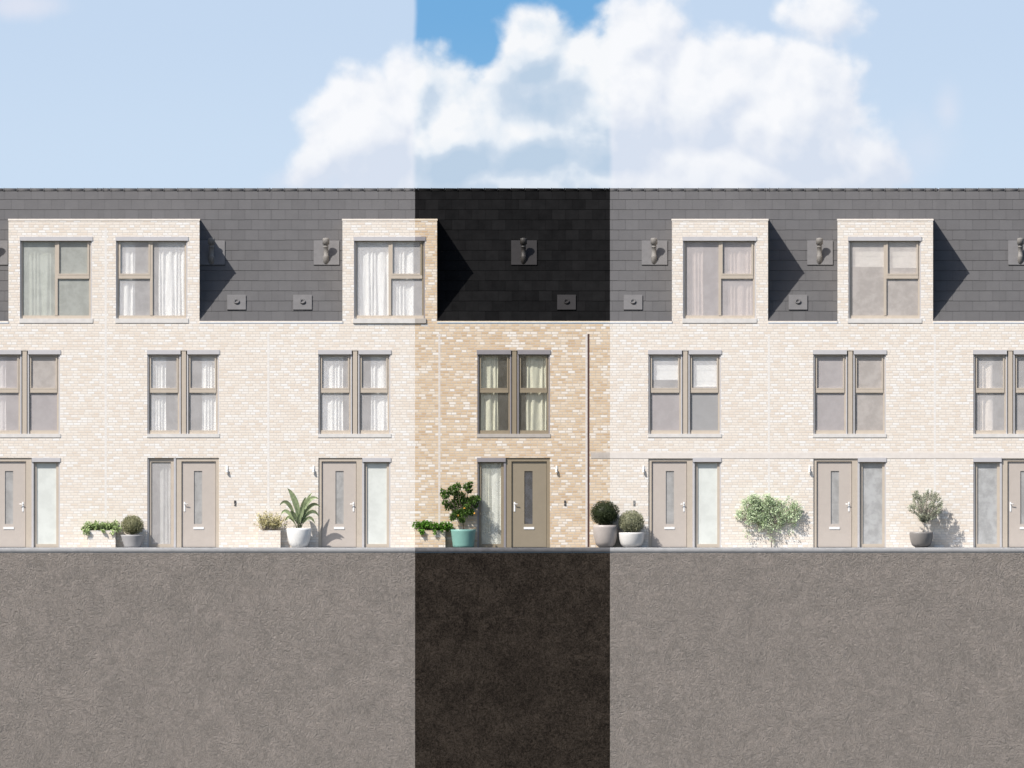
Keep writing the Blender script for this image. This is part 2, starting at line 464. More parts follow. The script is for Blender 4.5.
def wall_holes(mb, x0, x1, z0, z1, holes, yf, yb, cut=(), matf=None, backmat=None):
    xs = sorted({x0, x1, *[h[0] for h in holes], *[h[1] for h in holes], *cut})
    zs = sorted({z0, z1, *[h[2] for h in holes], *[h[3] for h in holes]})
    mf = matf or (lambda x: 0)
    for i in range(len(xs) - 1):
        for j in range(len(zs) - 1):
            cx, cz = (xs[i] + xs[i + 1]) / 2, (zs[j] + zs[j + 1]) / 2
            if cx < x0 or cx > x1: continue
            if any(h[0] < cx < h[1] and h[2] < cz < h[3] for h in holes): continue
            a, b, c, d = xs[i], xs[i + 1], zs[j], zs[j + 1]
            mb.face([(a, yf, c), (b, yf, c), (b, yf, d), (a, yf, d)], mf(cx))
            mb.face([(b, yb, c), (a, yb, c), (a, yb, d), (b, yb, d)], 1)
    for h in holes:
        a, b, c, d = h
        mb.face([(a, yf, c), (a, yb, c), (a, yb, d), (a, yf, d)], mf(a))
        mb.face([(b, yb, c), (b, yf, c), (b, yf, d), (b, yb, d)], mf(b))
        mb.face([(a, yf, d), (a, yb, d), (b, yb, d), (b, yf, d)], mf(a))
        mb.face([(a, yb, c), (a, yf, c), (b, yf, c), (b, yb, c)], mf(a))
    for x, s in ((x0, 1), (x1, -1)):
        mb.face([(x, yf, z0), (x, yb, z0), (x, yb, z1), (x, yf, z1)][::s], mf(x + s * .01))
    mb.face([(x0, yf, z1), (x0, yb, z1), (x1, yb, z1), (x1, yf, z1)], mf((x0 + x1) / 2))

def tiles(mb, a, b, dorm, rnd):
    """real overlapping flat tiles, course by course, left open where a dormer goes through"""
    TW = 13.35 / K
    up = Vector((0, math.cos(R(55)), math.sin(R(55))))
    for r in range(NROW):
        z0 = Z_EAVE + r * ROWH; z1 = z0 + ROWH
        L = ROWH / math.sin(R(55))
        spans = [(a, b)]
        if dorm and z0 < Z(D_TOP) - .05:
            spans = [s for s in ((a, X(dorm[0])), (X(dorm[1]), b)) if s[1] - s[0] > .01]
        off = (r % 2) * TW / 2
        for s0, s1 in spans:
            k = math.floor((s0 - off) / TW)
            while off + k * TW < s1:
                u0 = max(s0, off + k * TW + .0022); u1 = min(s1, off + (k + 1) * TW - .0022)
                k += 1
                if u1 - u0 < .01: continue
                base = Vector((0, roof_y(z0), z0))
                lift = .019 + rnd.uniform(-.0015, .0015)
                dz = rnd.uniform(-.005, .005)
                lo = base + up * dz + RN * lift
                hi = base + up * (L + .02) + RN * .006
                bl = base + up * dz
                tn = rnd.random()
                mb.face([(u0, lo.y, lo.z), (u1, lo.y, lo.z), (u1, hi.y, hi.z), (u0, hi.y, hi.z)], 0, False, tn)
                mb.face([(u0, bl.y, bl.z), (u1, bl.y, bl.z), (u1, lo.y, lo.z), (u0, lo.y, lo.z)], 0, False, tn)
                mb.face([(u0, bl.y, bl.z), (u0, lo.y, lo.z), (u0, hi.y, hi.z)], 0, False, tn)
                mb.face([(u1, lo.y, lo.z), (u1, bl.y, bl.z), (u1, hi.y, hi.z)], 0, False, tn)
            # the boarding under the tiles
            y0, y1 = roof_y(z0), roof_y(z1)
            mb.face([(s0, y0 + .012, z0), (s1, y0 + .012, z0), (s1, y1 + .012, z1), (s0, y1 + .012, z1)], 0, False, .1)

def make_window(h, pl, xl, xr, t, b, glasses):
    """first-floor window: two tall lights either side of a post, each with a top casement"""
    c = (xl + xr) / 2 + .6
    P = lambda k: M[pl, k]
    fr = MB()
    halves = ((xl, c - 3.0), (c + 3.0, xr))
    tr = (389.2, 392.7)
    for a, e in halves:
        fr.pbox(a + 1.4, e - 1.4, b - 3.6, b - .2, .085, .15)            # bottom rail
        fr.pbox(a + 1.4, e - 1.4, t + 3, t + 5.0, .085, .15)
        fr.pbox(a + 1.4, a + 2.7, t + 5.0, b - 3.6, .086, .149)
        fr.pbox(e - 2.9, e - 1.4, t + 5.0, b - 3.6, .086, .149)
        fr.pbox(a + 2.7, e - 2.9, tr[0], tr[1], .07, .148)
        # the opening casement stands a little proud
        q = [a + 2.7, e - 2.9, t + 5.0, tr[0]]
        fr.pbox(q[0], q[0] + .9, q[2], q[3], .068, .147); fr.pbox(q[1] - 1.3, q[1], q[2], q[3], .068, .147)
        fr.pbox(q[0] + .9, q[1] - 1.3, q[3] - 1.2, q[3] - .02, .067, .146)
        fr.pbox(q[0] + .9, q[1] - 1.3, q[2], q[2] + .7, .067, .146)
    w = fr.build('window', P('frame'), h)
    po = MB(); po.pbox(c - 2.2, c + 2.2, t + .2, b, .035, .16); po.build('post', P('frame'), w)
    for a, e in halves:
        m = MB(); m.pbox(a - (0.6 if a == xl else -.3), e + (.6 if e == xr else -.3), t - .3, t + 4.0, -.02, .12); m.build('shutter_box', P('metal'), w)
    for a, e in halves:
        for u in (a, e - 1.35):
            cs = MB(); cs.pbox(u, u + 1.35, t + 4, b, .045, .152); cs.build('casing', P('metal'), w)
    i = 0
    for a, e in halves:
        for (u0, u1, v0, v1) in ((a + 3.6, e - 4.2, t + 5.7, tr[0] - 1.2), (a + 2.7, e - 2.9, tr[1], b - 3.6)):
            m = MB(); m.pane(u0, u1, v0, v1, .115, .125)
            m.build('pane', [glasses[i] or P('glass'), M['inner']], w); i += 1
    s = MB(); s.pbox(xl - .5, xr + .5, b - .2, b + 3.4, -.016, .12); s.build('sill', P('sill'), w)
    return w

def make_dormer_window(h, pl, xl, xr, flip, split, glasses):
    t, b = 236.5, 318.5
    P = lambda k: M[pl, k]
    mats = [P('frame'), M['tan', 'frame']]
    mi = (lambda a, e: 1 if split and (a + e) / 2 > VL else 0)
    fr = MB()
    def fb(a, e, u, v, y0, y1): fr.pbox(a, e, u, v, y0, y1, mi(a, e))
    c = xl + (xr - xl) * (.505 if not flip else .495)
    fb(xl + 1.3, xr - 1.3, b - 3.0, b, .085, .15)
    fb(xl + 1.3, xr - 1.3, t + 3, t + 5.2, .085, .15)
    fb(xl + 1.3, xl + 2.9, t + 5.2, b - 3, .086, .149); fb(xr - 2.9, xr - 1.3, t + 5.2, b - 3, .086, .149)
    fb(c - 1.3, c + 1.3, t + 5.2, b - 3, .075, .149)
    q = (c + 1.3, xr - 2.9) if not flip else (xl + 2.9, c - 1.3)
    fx = (xl + 2.9, c - 1.3) if not flip else (c + 1.3, xr - 2.9)
    fb(q[0], q[1], 275.0, 278.6, .07, .148)
    fb(q[0], q[0] + 1.5, t + 5.2, 275, .066, .147); fb(q[1] - 1.6, q[1], t + 5.2, 275, .066, .147)
    fb(q[0] + 1.5, q[1] - 1.6, 273.6, 274.98, .065, .146)
    w = fr.build('window', mats, h)
    mm = [P('metal'), M['tan', 'metal']]
    m = MB()
    if split:
        m.pbox(xl - .6, VL, t, t + 4.2, -.02, .12, 0); m.pbox(VL, xr + .6, t, t + 4.2, -.02, .12, 1)
    else: m.pbox(xl - .6, xr + .6, t, t + 4.2, -.02, .12)
    m.build('shutter_box', mm, w)
    for u, mi_ in ((xl, 0), (xr - 1.25, 1 if split else 0)):
        m = MB(); m.pbox(u, u + 1.25, t + 4.2, b, .045, .152, mi_); m.build('casing', mm, w)
    for i, (u0, u1, v0, v1) in enumerate(((fx[0], fx[1], t + 5.2, b - 3), (q[0] + 1.5, q[1] - 1.6, t + 5.2, 273.6), (q[0], q[1], 278.6, b - 3))):
        m = MB()
        m.pane(u0, u1, v0, v1, .115, .125); m.build('pane', [glasses[i] or P('glass'), M['inner']], w)
    m = MB()
    if split: m.pbox(xl - 1, VL, b, b + 4.6, -.04, .12, 0); m.pbox(VL, xr + 1, b, b + 4.6, -.04, .12, 1)
    else: m.pbox(xl - .8, xr + .8, b, b + 4.4, -.018, .12)
    m.build('sill', [P('sill'), M['tan', 'sill']], w)

def make_door(h, pl, xl, xr, side, box, sglass):
    """front door with a tall sidelight; side = where the sidelight stands"""
    P = lambda k: M[pl, k]
    t, b = 457.8, 547.4
    f = (lambda p: p) if side == 'left' else (lambda p: xl + xr - p)
    def pb(m, a, e, *r, fn='pbox'):
        a, e = f(a), f(e); getattr(m, fn)(min(a, e), max(a, e), *r)
    sw = xl + 28.5                                         # sidelight | post
    # sidelight
    s = MB()
    pb(s, xl + 1.4, xl + 3.8, t + 4.2, b, .085, .15); pb(s, sw - 5, sw - 2.2, t + 4.2, b, .085, .15)
    pb(s, xl + 3.8, sw - 5, b - 3.4, b, .086, .149); pb(s, xl + 3.8, sw - 5, t + (4.2 if box else 1.6), t + (5.4 if box else 4.2), .086, .149)
    if not box: pb(s, xl + 1.4, sw - 2.2, t + .1, t + 1.6, .085, .15); pb(s, xl + 1.4, xl + 3.8, t + 1.6, t + 4.2, .085, .15); pb(s, sw - 5, sw - 2.2, t + 1.6, t + 4.2, .085, .15)
    so = s.build('sidelight', P('frame'), h)
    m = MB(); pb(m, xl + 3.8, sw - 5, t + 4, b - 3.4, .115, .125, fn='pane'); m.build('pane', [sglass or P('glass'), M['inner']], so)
    if box:
        m = MB(); pb(m, xl - .4, sw - .2, t - .2, t + 4.1, -.02, .12); m.build('shutter_box', P('metal'), so)
    m = MB(); ct = t + (4.1 if box else .1); pb(m, xl, xl + 1.35, ct, b, .045, .152); m.build('casing', P('metal'), so)
    m = MB(); pb(m, sw - 2.15, sw - .02, ct, b, .03, .152); m.build('casing', P('metal'), so)
    # frame round the door
    fr = MB()
    pb(fr, sw, sw + 5.6, t, b, .05, .16); pb(fr, xr - 3.2, xr, t, b, .05, .16); pb(fr, sw + 5.6, xr - 3.2, t, t + 3.6, .05, .16)
    fr.build('door_frame', P('frame'), h)
    # the leaf, cut out round its glass strip
    a, e = sw + 6.0, xr - 3.5
    g0 = a + (e - a) * .36; g1 = g0 + 8.2
    lf = MB()
    pb(lf, a, g0, t + 4, b - .4, .09, .14); pb(lf, g1, e, t + 4, b - .4, .09, .14)
    pb(lf, g0, g1, t + 4, 471, .09, .14); pb(lf, g0, g1, 524, b - .4, .09, .14)
    lo = lf.build('front_door', P('door'), h)
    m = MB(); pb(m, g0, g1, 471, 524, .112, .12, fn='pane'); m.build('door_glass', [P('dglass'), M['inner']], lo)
    hx = f(a + 2.6)
    m = MB()
    m.pbox(hx - .75, hx + .75, 502, 511.5, .078, .09)
    m.tube([(X(hx), .08, Z(504)), (X(hx), .035, Z(504)), (X(hx) + (.10 if side == 'left' else -.10), .03, Z(504.2))], [.012, .012, .011], 8)
    m.build('handle', M['white'], lo)
    m = MB(); cc = f((g0 + g1) / 2 + .5); m.pbox(cc - 5.2, cc + 5.2, 527, 529.2, .076, .09); m.build('letterbox', M['white'], lo)

def make_flue(h, pl, px):
    P = lambda k: M[pl, k]
    zc = Z(253.5); hh = 12.2 / K / math.sin(R(55)); hw = 12.8 / K
    c = Vector((X(px), roof_y(zc), zc)); up = Vector((0, math.cos(R(55)), math.sin(R(55)))); rt = Vector((1, 0, 0))
    m = MB()
    lo, hi = RN * .02, RN * .052
    q = [c - rt * hw - up * hh, c + rt * hw - up * hh, c + rt * hw + up * hh, c - rt * hw + up * hh]
    m.ring([[p + lo for p in q], [p + hi for p in q]], True, 0, False)
    pl_o = m.build('flashing', P('plate'), h)
    bz = Z(260); by = roof_y(Z(257)) - .13
    m = MB()
    m.lathe((X(px - .5), by, bz), [(.082, -.14), (.082, .10), (.078, .12), (.066, .125), (.066, .36), (.074, .365), (.074, .39), (.066, .395), (.066, .44), (.098, .445), (.098, .60), (.085, .625), (.03, .635)], 20)
    m.build('flue_pipe', P('pipe'), pl_o)

def make_vent(h, pl, px):
    P = lambda k: M[pl, k]
    zc = Z(303.3); hh = 7.4 / K / math.sin(R(55)); hw = 9.3 / K
    c = Vector((X(px), roof_y(zc), zc)); up = Vector((0, math.cos(R(55)), math.sin(R(55)))); rt = Vector((1, 0, 0))
    q = [c - rt * hw - up * hh, c + rt * hw - up * hh, c + rt * hw + up * hh, c - rt * hw + up * hh]
    m = MB(); m.ring([[p + RN * .02 for p in q], [p + RN * .06 for p in q]], True, 0, False)
    v = m.build('roof_vent', P('plate'), h)
    m = MB(); cc = c + RN * .06
    rings = []
    for r, d in ((.075, 0), (.08, .05), (.055, .055), (.05, .01)):
        rings.append([cc + RN * d + rt * r * math.cos(2 * math.pi * j / 16) + up * r * math.sin(2 * math.pi * j / 16) for j in range(16)])
    m.ring(rings, True); m.build('outlet', P('plate'), v)

def make_lamp(h, px):
    m = MB(); m.pbox(px - .9, px + .9, 465.5, 470.5, -.02, 0)
    w = m.build('wall_light', M['white'], h)
    m = MB(); m.lathe((X(px), -.055, Z(472.5)), [(.036, 0), (.034, .015), (.024, .07), (.018, .11), (.01, .12)], 18); m.build('lamp_shade', M['white'], w)

def make_bell(h, px):
    m = MB(); m.pbox(px - .9, px + .9, 500.5, 505.5, -.02, -.0005); b = m.build('doorbell', M['dark'] if px in (565, 235) else M['bellgrey'], h)
    m = MB(); m.lathe((X(px), -.021, Z(504.4)), [(.011, 0), (.011, .02)], 10); m.build('button', M['steel'], b)

def make_house(pl, x0, x1, win, side, box, dormer, flue, vent, lamp, bell, joints, band, label, sg=None, wg=(None,) * 4, dg=(None,) * 3, flip=False, split=False, jt=334, gap=None):
    P = lambda k: M[pl, k]
    rnd = random.Random(int(x0) + 900)
    h = thing('row_house', (X((x0 + x1) / 2), 0, 0), label, 'house', 'brick row houses of one terrace')
    xl, xr = win
    a, b = X(x0), X(x1)
    xl -= .6
    holes = [(X(xl), X(xr), Z(437), Z(350.5)), (X(xl), X(xr), 0.0, Z(457.8))]
    w = MB()
    wall_holes(w, a, b, 0, Z_EAVE - .05, holes, 0, .22)
    # party walls, back wall and floors behind the front
    e = .03
    w.box(a + e, a + .15, .22, 7.4, 0, Z_EAVE - .06, 1); w.box(b - .15, b - e, .22, 7.4, 0, Z_EAVE - .06, 1)
    w.box(a + e, b - e, 7.4, 7.65, 0, Z_EAVE - .06, 0)
    w.box(a + .15, b - .15, .22, 7.4, Z(452), Z(442), 1); w.box(a + .15, b - .15, .22, 7.4, Z_EAVE - .36, Z_EAVE - .07, 1)
    w.box(a + .15, b - .15, 3.0, 3.12, 0, Z(452), 1); w.box(a + .15, b - .15, 4.0, 4.12, Z(442), Z_EAVE - .36, 1)
    w.build('wall', [P('brick'), P('plaster')], h)
    # roof
    r = MB(); tiles(r, a, b, dormer or gap, rnd)
    r.face([(a, Y_RIDGE, Z_RIDGE - .02), (b, Y_RIDGE, Z_RIDGE - .02), (b, 7.65 - Y_RIDGE, Z_RIDGE - .02), (a, 7.65 - Y_RIDGE, Z_RIDGE - .02)])
    r.face([(b, 7.7, Z_EAVE), (a, 7.7, Z_EAVE), (a, 7.65 - Y_RIDGE, Z_RIDGE - .02), (b, 7.65 - Y_RIDGE, Z_RIDGE - .02)])
    for x in (a + .004, b - .004):
        r.face([(x, .03, Z_EAVE - .04), (x, 7.68, Z_EAVE - .04), (x, 7.65 - Y_RIDGE, Z_RIDGE - .03), (x, Y_RIDGE + .02, Z_RIDGE - .03)])
    ro = r.build('roof', P('roof'), h, tone=True)
    rg = MB()
    TW = 13.35 / K
    k = math.floor(a / TW)
    while k * TW < b:
        u0, u1 = max(a, k * TW), min(b, (k + 1) * TW); k += 1
        if u1 - u0 < .02: continue
        def arc(x, rr): return [(x, Y_RIDGE + .02 + rr * math.cos(q), Z_RIDGE - .035 + rr * math.sin(q)) for q in [math.pi * (1.1 - j * 1.2 / 8) for j in range(9)]]
        rg.ring([arc(u0, .074), arc(u1 - min(.05, (u1 - u0) / 2), .070)], True, 0, True)
        if u1 - u0 > .1: rg.ring([arc(u1 - .04, .081), arc(u1 - .004, .081)], True, 0, True)
    rg.build('ridge_tiles', P('ridge'), ro)
    # the trim along the eaves, butted up to the dormer
    spans = [(x0, x1)]
    if dormer or gap: spans = [s for s in ((x0, (dormer or gap)[0]), ((dormer or gap)[1], x1)) if s[1] - s[0] > .3]
    for s0, s1 in spans:
        tr = MB(); tr.pbox(s0, s1, 321.0, 322.6, -.021, .10); tr.build('eaves_trim', P('trim'), h)
    make_window(h, pl, xl, xr, 350.3, 434.0, wg)
    make_door(h, pl, xl, xr, side, box, sg)
    if dormer:
        d0, d1, wl, wr = dormer
        D = MB(); ztop = Z(D_TOP + 1.2)
        mf = (lambda x: 2 if x > X(VL) else 0) if split else None
        wall_holes(D, X(d0), X(d1), Z_EAVE - .05, ztop, [(X(wl), X(wr), Z(322.5), Z(236.7))], 0, .22, cut=(X(VL),) if split else (), matf=mf)
        yk = roof_y(ztop)
        for x, i0, i1 in ((X(d0), 0, .12), (X(d1), -.12, 0)):
            xa, xb = x + i0, x + i1
            mi = 2 if split and x > X(VL) else 0
            L_ = [(xa, .22, Z_EAVE), (xa, yk + .15, ztop), (xa, .22, ztop)]; R_ = [(xb, p[1], p[2]) for p in L_]
            D.face(L_, mi); D.face(R_[::-1], mi)
            D.face([L_[0], R_[0], R_[1], L_[1]], mi); D.face([L_[0], L_[2], R_[2], R_[0]], mi)
            D.face([L_[2], L_[1], R_[1], R_[2]], mi)
        # flat top and the room's back
        D.face([(X(d0) + .12, .22, ztop - .03), (X(d1) - .12, .22, ztop - .03), (X(d1) - .12, yk + .1, ztop - .03), (X(d0) + .12, yk + .1, ztop - .03)], 1)
        D.face([(X(d0) + .12, 3.2, Z_EAVE - .06), (X(d1) - .12, 3.2, Z_EAVE - .06), (X(d1) - .12, 3.2, Z_RIDGE - .2), (X(d0) + .12, 3.2, Z_RIDGE - .2)], 1)
        do = D.build('dormer', [P('brick'), P('plaster'), M['tan', 'brick']], h)
        cp = MB()
        if split:
            cp.pbox(d0 - .5, VL, D_TOP - .2, D_TOP + 1.6, -.010, yk + .1, 0); cp.pbox(VL, d1 + .5, D_TOP - .2, D_TOP + 1.6, -.010, yk + .1, 1)
        else: cp.pbox(d0 - (.5 if d0 != 104 else 0), d1 + (.5 if d1 != 104 else 0), D_TOP - .2, D_TOP + 1.6, -.010, yk + .1)
        cp.build('coping', [P('trim'), M['tan', 'trim']], do)
        make_dormer_window(h, pl, wl, wr, flip, split, dg)
    if flue is not None: make_flue(h, pl, flue)
    if vent is not None: make_vent(h, pl, vent)
    if lamp is not None: make_lamp(h, lamp)
    if bell is not None: make_bell(h, bell)
    for jx, y0, y1, br in joints:
        m = MB(); m.pbox(jx - 1.0, jx + 1.1, y0, y1, -.002, .01); m.build('movement_joint', P('joint'), h)
        if br:
            m = MB(); m.pbox(jx + 1.15, jx + 3.0, y0, y1, -.004, .01); m.build('joint_seal', M['brown'], h)
    if band:
        m = MB(); m.pbox(band[0], band[1], 452.2, 458.4, -.008, .01); m.build('stone_band', P('band'), h)
    return h

FILM, NET = M['film'], M['netglass']
make_house('pale', -62, 104, (-11.5, 60), 'right', True, (8.5, 104, 20, 92), -5, None, None, None, [], None,
           'pale brick house at the left edge, left half of the joined double dormer', sg=FILM, dg=(M['green'],) * 3, wg=(M['mauve'], M['mauve'], M['sand'], M['mauve']))
make_house('pale', 104, 270, (148, 219), 'left', False, (104, 199.5, 116, 187.5), 212, 236.5, 227, 235, [(268.3, 334, 520, False), (105.6, 228, 518, False)], None,
           'pale brick house with right half of the double dormer, long ivy planter at its wall', flip=True)
make_house('pale', 270, VL, (319, 390.5), 'right', True, (342.5, 437, 354, 425), 326.5, 302.5, 313.5, None, [], None,
           'pale brick house with the palm in a white pot beside its door', sg=FILM, split=True)
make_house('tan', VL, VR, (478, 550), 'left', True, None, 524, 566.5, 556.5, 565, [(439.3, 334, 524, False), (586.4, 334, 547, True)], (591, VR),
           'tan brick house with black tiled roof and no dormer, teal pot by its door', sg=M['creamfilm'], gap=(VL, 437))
# the dormer of the house to the left runs on over the dark roof
make_house('pale', VR, 770, (649, 721), 'right', True, (672, 768, 683, 756), 654.5, 633, 643.5, 634, [(768.8, 334, 500, False)], (VR, 770),
           'pale brick house with two boxwood pots left of its door', sg=FILM, wg=(None, M['mauve'], None, M['smoke']), dg=(M['mauve'],) * 3)
make_house('pale', 770, 936, (814, 886), 'right', True, (837.5, 933, 848.5, 921), 820, 798, 809.5, None, [(934.8, 334, 500, False)], (770, 936),
           'pale brick house between the wide shrub and the olive tree', sg=NET, wg=(M['mauve'], M['mauve'], M['sand'], M['sand']), dg=(M['sand'],) * 3)
make_house('pale', 936, 1102, (974, 1046), 'left', True, None, 1021, None, None, None, [], (936, 1102),
           'pale brick house cut by the right edge, plain roof with a flue and no dormer', sg=NET)

# ------------------------------------------------------------------ curtains and blinds behind the panes
cloth = {'white': mat_cloth('white_cloth', (.84, .84, .84)), 'cream': mat_cloth('cream_cloth', (.70, .685, .60)),
         'grey': mat_cloth('grey_cloth', (.36, .36, .35)), 'beige': mat_cloth('beige_cloth', (.66, .585, .53))}
def curtain(a, b, t, u, col, label, y=.205, per=5.2):
    m = MB(); n = max(10, int((b - a) * 2.2)); rows = 6
    sd_ = random.random() * 20
    g = []
    for j in range(rows + 1):
        z = Z(t) + (Z(u) - Z(t)) * j / rows
        row = []
        for i in range(n + 1):
            p = a + (b - a) * i / n
            ph = (p + 2.0 * math.sin(p * .35 + sd_)) / per * 2 * math.pi + sd_
            amp = .022 + .014 * j / rows
            row.append((X(p) + .006 * math.sin(ph * .5 + j), y + amp * math.sin(ph) + .01 * math.sin(j + i * .4), z))
        g.append(row)
    i0 = len(m.v)
    for row in g: m.v.extend(row)
    for j in range(rows):
        for i in range(n):
            k = i0 + j * (n + 1) + i
            m.f.append((k, k + 1, k + n + 2, k + n + 1)); m.m.append(0); m.sm.append(True); m.tone.append(.5)
    o = m.build('curtain', cloth[col], org=(X((a + b) / 2), y, Z(u)))
    return tag(o, label, 'curtain', 'curtains behind the windows')
def blind(a, b, t, u, label):
    m = MB(); k = 0; z = t
    while z < u - 1:
        e = min(u, z + 5.4)
        m.box(X(a), X(b), .17 + .006 * (k % 2), .176 + .006 * (k % 2), Z(e), Z(z)); z = e; k += 1
    m.pbox(a, b, u, u + .9, .165, .185)
    o = m.build('roller_blind', cloth['white'], org=(X((a + b) / 2), .24, Z(u)))
    return tag(o, label, 'blind', 'white blinds pulled part way down')

curtain(24, 51, 238, 320, 'grey', 'grey curtain behind the left pane of the leftmost dormer window')
curtain(119, 135, 238, 320, 'white', 'narrow white curtain at left in the second dormer window from the left')
curtain(158.5, 187, 238, 320, 'white', 'wide white curtain at right in the second dormer window from the left')
curtain(355, 389, 238, 320, 'white', 'white curtain filling the left pane of the dormer beside the black roof')
curtain(392, 414, 238, 320, 'white', 'white curtain behind the right panes of the dormer beside the black roof')
curtain(692, 703, 238, 320, 'beige', 'narrow beige curtain at left in the dormer right of the black roof')
curtain(728, 755, 238, 320, 'beige', 'beige curtain behind the right panes of the dormer right of the black roof')
blind(850, 884, 240, 266, 'white blind over the left pane of the rightmost dormer window')
blind(889, 920, 240, 267, 'white blind behind the top right casement of the rightmost dormer window')
curtain(-9, 6, 352, 436, 'white', 'white curtain in the first floor window cut by the left edge')
curtain(151.5, 166, 352, 436, 'white', 'white curtain in left half of the window above the ribbed sidelight and ivy planter', per=4.6)
curtain(202, 217, 352, 436, 'white', 'white curtain in right half of the window above the ribbed sidelight and ivy planter', per=4.6)
curtain(321, 343, 352, 436, 'white', 'white curtain in left half of the window above the palm')
curtain(371, 390, 352, 436, 'white', 'white curtain in right half of the window above the palm')
curtain(481, 498, 352, 436, 'cream', 'cream curtain in left half of the tan house first floor window', per=6)
curtain(526, 549, 352, 436, 'cream', 'cream curtain in right half of the tan house first floor window', per=6)
blind(651, 679, 354, 379, 'shorter white blind, left of two in the window right of the tan house')
blind(693, 719.5, 354, 386, 'longer white blind, right of two in the window right of the tan house')
curtain(980, 993, 352, 436, 'beige', 'beige curtain in the first floor window cut by the right edge')
curtain(160, 171, 462, 546, 'grey', 'grey curtain behind the narrow sidelight beside the boxwood in grey pot')
curtain(482, 491, 461, 546, 'cream', 'cream curtain at left behind the tan house sidelight by the teal pot', per=4)
curtain(491.5, 503, 461, 546, 'white', 'white curtain at right behind the tan house sidelight by the teal pot', per=7)
blind(697, 717, 463, 493, 'white blind at the top of the sidelight right of the boxwood pots')

# ------------------------------------------------------------------ planters, pots and plants, side ones with the veil in their colours
def pot(px, half_top, half_bot, t, col, name, label, y, prof=None, curve=0.0, rim=.012):
    c = (X(px), y, 0.0); H = Z(t); R1 = half_top / K; R0 = half_bot / K
    root = thing(name, c, label, 'plant pot')
    pr = [(R0 * .92, 0.0), (R0, .012)]
    for k in range(1, 10):
        f = k / 9
        g = f if curve == 0 else math.sin(f * math.pi / 2) ** (1 / (1 + curve)) if curve > 0 else f
        pr.append((R0 + (R1 - R0) * g, .012 + (H - .012) * f))
    pr += [(R1 - rim, H + .004), (R1 - .03, H - .004), (R1 - .035, H - .05)]
    m = MB(); m.lathe(c, pr, 40, 0, False); m.face([(c[0] + R0 * .92 * math.cos(a), c[1] + R0 * .92 * math.sin(a), 0) for a in [2 * math.pi * j / 40 for j in range(40)]][::-1])
    m.build('pot', mat_plain(name + '_glaze', col, .45, .35, var=.06, scale=9), root)
    m = MB(); m.lathe((c[0], c[1], H - .05), [(R1 - .034, 0), (R1 * .5, .015), (.01, .02)], 24); m.build('potting_soil', M['tan', 'soil'], root)
    return root

def sph():
    while True:
        v = Vector((random.uniform(-1, 1), random.uniform(-1, 1), random.uniform(-1, 1)))
        if .05 < v.length < 1: return v.normalized()
def leaves3(base, tr=.25, tag_='leaf'):
    return [mat_leaf(tag_, base, tr), mat_leaf(tag_, [c * .68 for c in base], tr), mat_leaf(tag_, [min(1, c * 1.32) for c in base], tr)]

def boxwood(px, py, rx, ry, y, base, label, dens=3400, foot=None):
    c = Vector((X(px), y, Z(py))); a, b = rx / K, ry / K
    zf = Z(foot)
    root = thing('boxwood', (c.x, y, zf), label, 'plant', 'clipped boxwood balls')
    m = MB()
    for k in range(4):
        q = sph(); m.tube([(c.x + q.x * .03, y + q.y * .03, zf), (c.x + q.x * a * .4, y + q.y * a * .4, c.z - b * .2)], [.018, .010], 6)
    m.build('stem', M['bark'], root)
    m = MB()
    core = []
    for j in range(1, 10):
        ph = math.pi * j / 10
        core.append([(c.x + a * .80 * math.sin(ph) * math.cos(q), y + a * .80 * math.sin(ph) * math.sin(q), c.z - b * .80 * math.cos(ph)) for q in [2 * math.pi * k / 16 for k in range(16)]])
    m.ring(core, True, 1)
    for k in range(dens):
        d = sph()
        bump = 1 + .07 * mnoise.noise(d * 3.1 + c) + .05 * mnoise.noise(d * 8 + c)
        r = random.uniform(.78, 1.0) * bump
        p = c + Vector((d.x * a, d.y * a, d.z * b)) * r
        m.leaf(p, d + sph() * .9, random.uniform(.022, .042), random.uniform(.014, .024), random.choice((0, 0, 1, 2)))
    m.build('foliage', leaves3(base), root)

M['bark'] = mat_plain('grey_bark', (.16, .125, .095), .9, .1, var=.3, scale=30, bump=.4)
M['palebark'] = mat_plain('pale_bark', (.38, .34, .30), .9, .1, var=.2, scale=30, bump=.4)

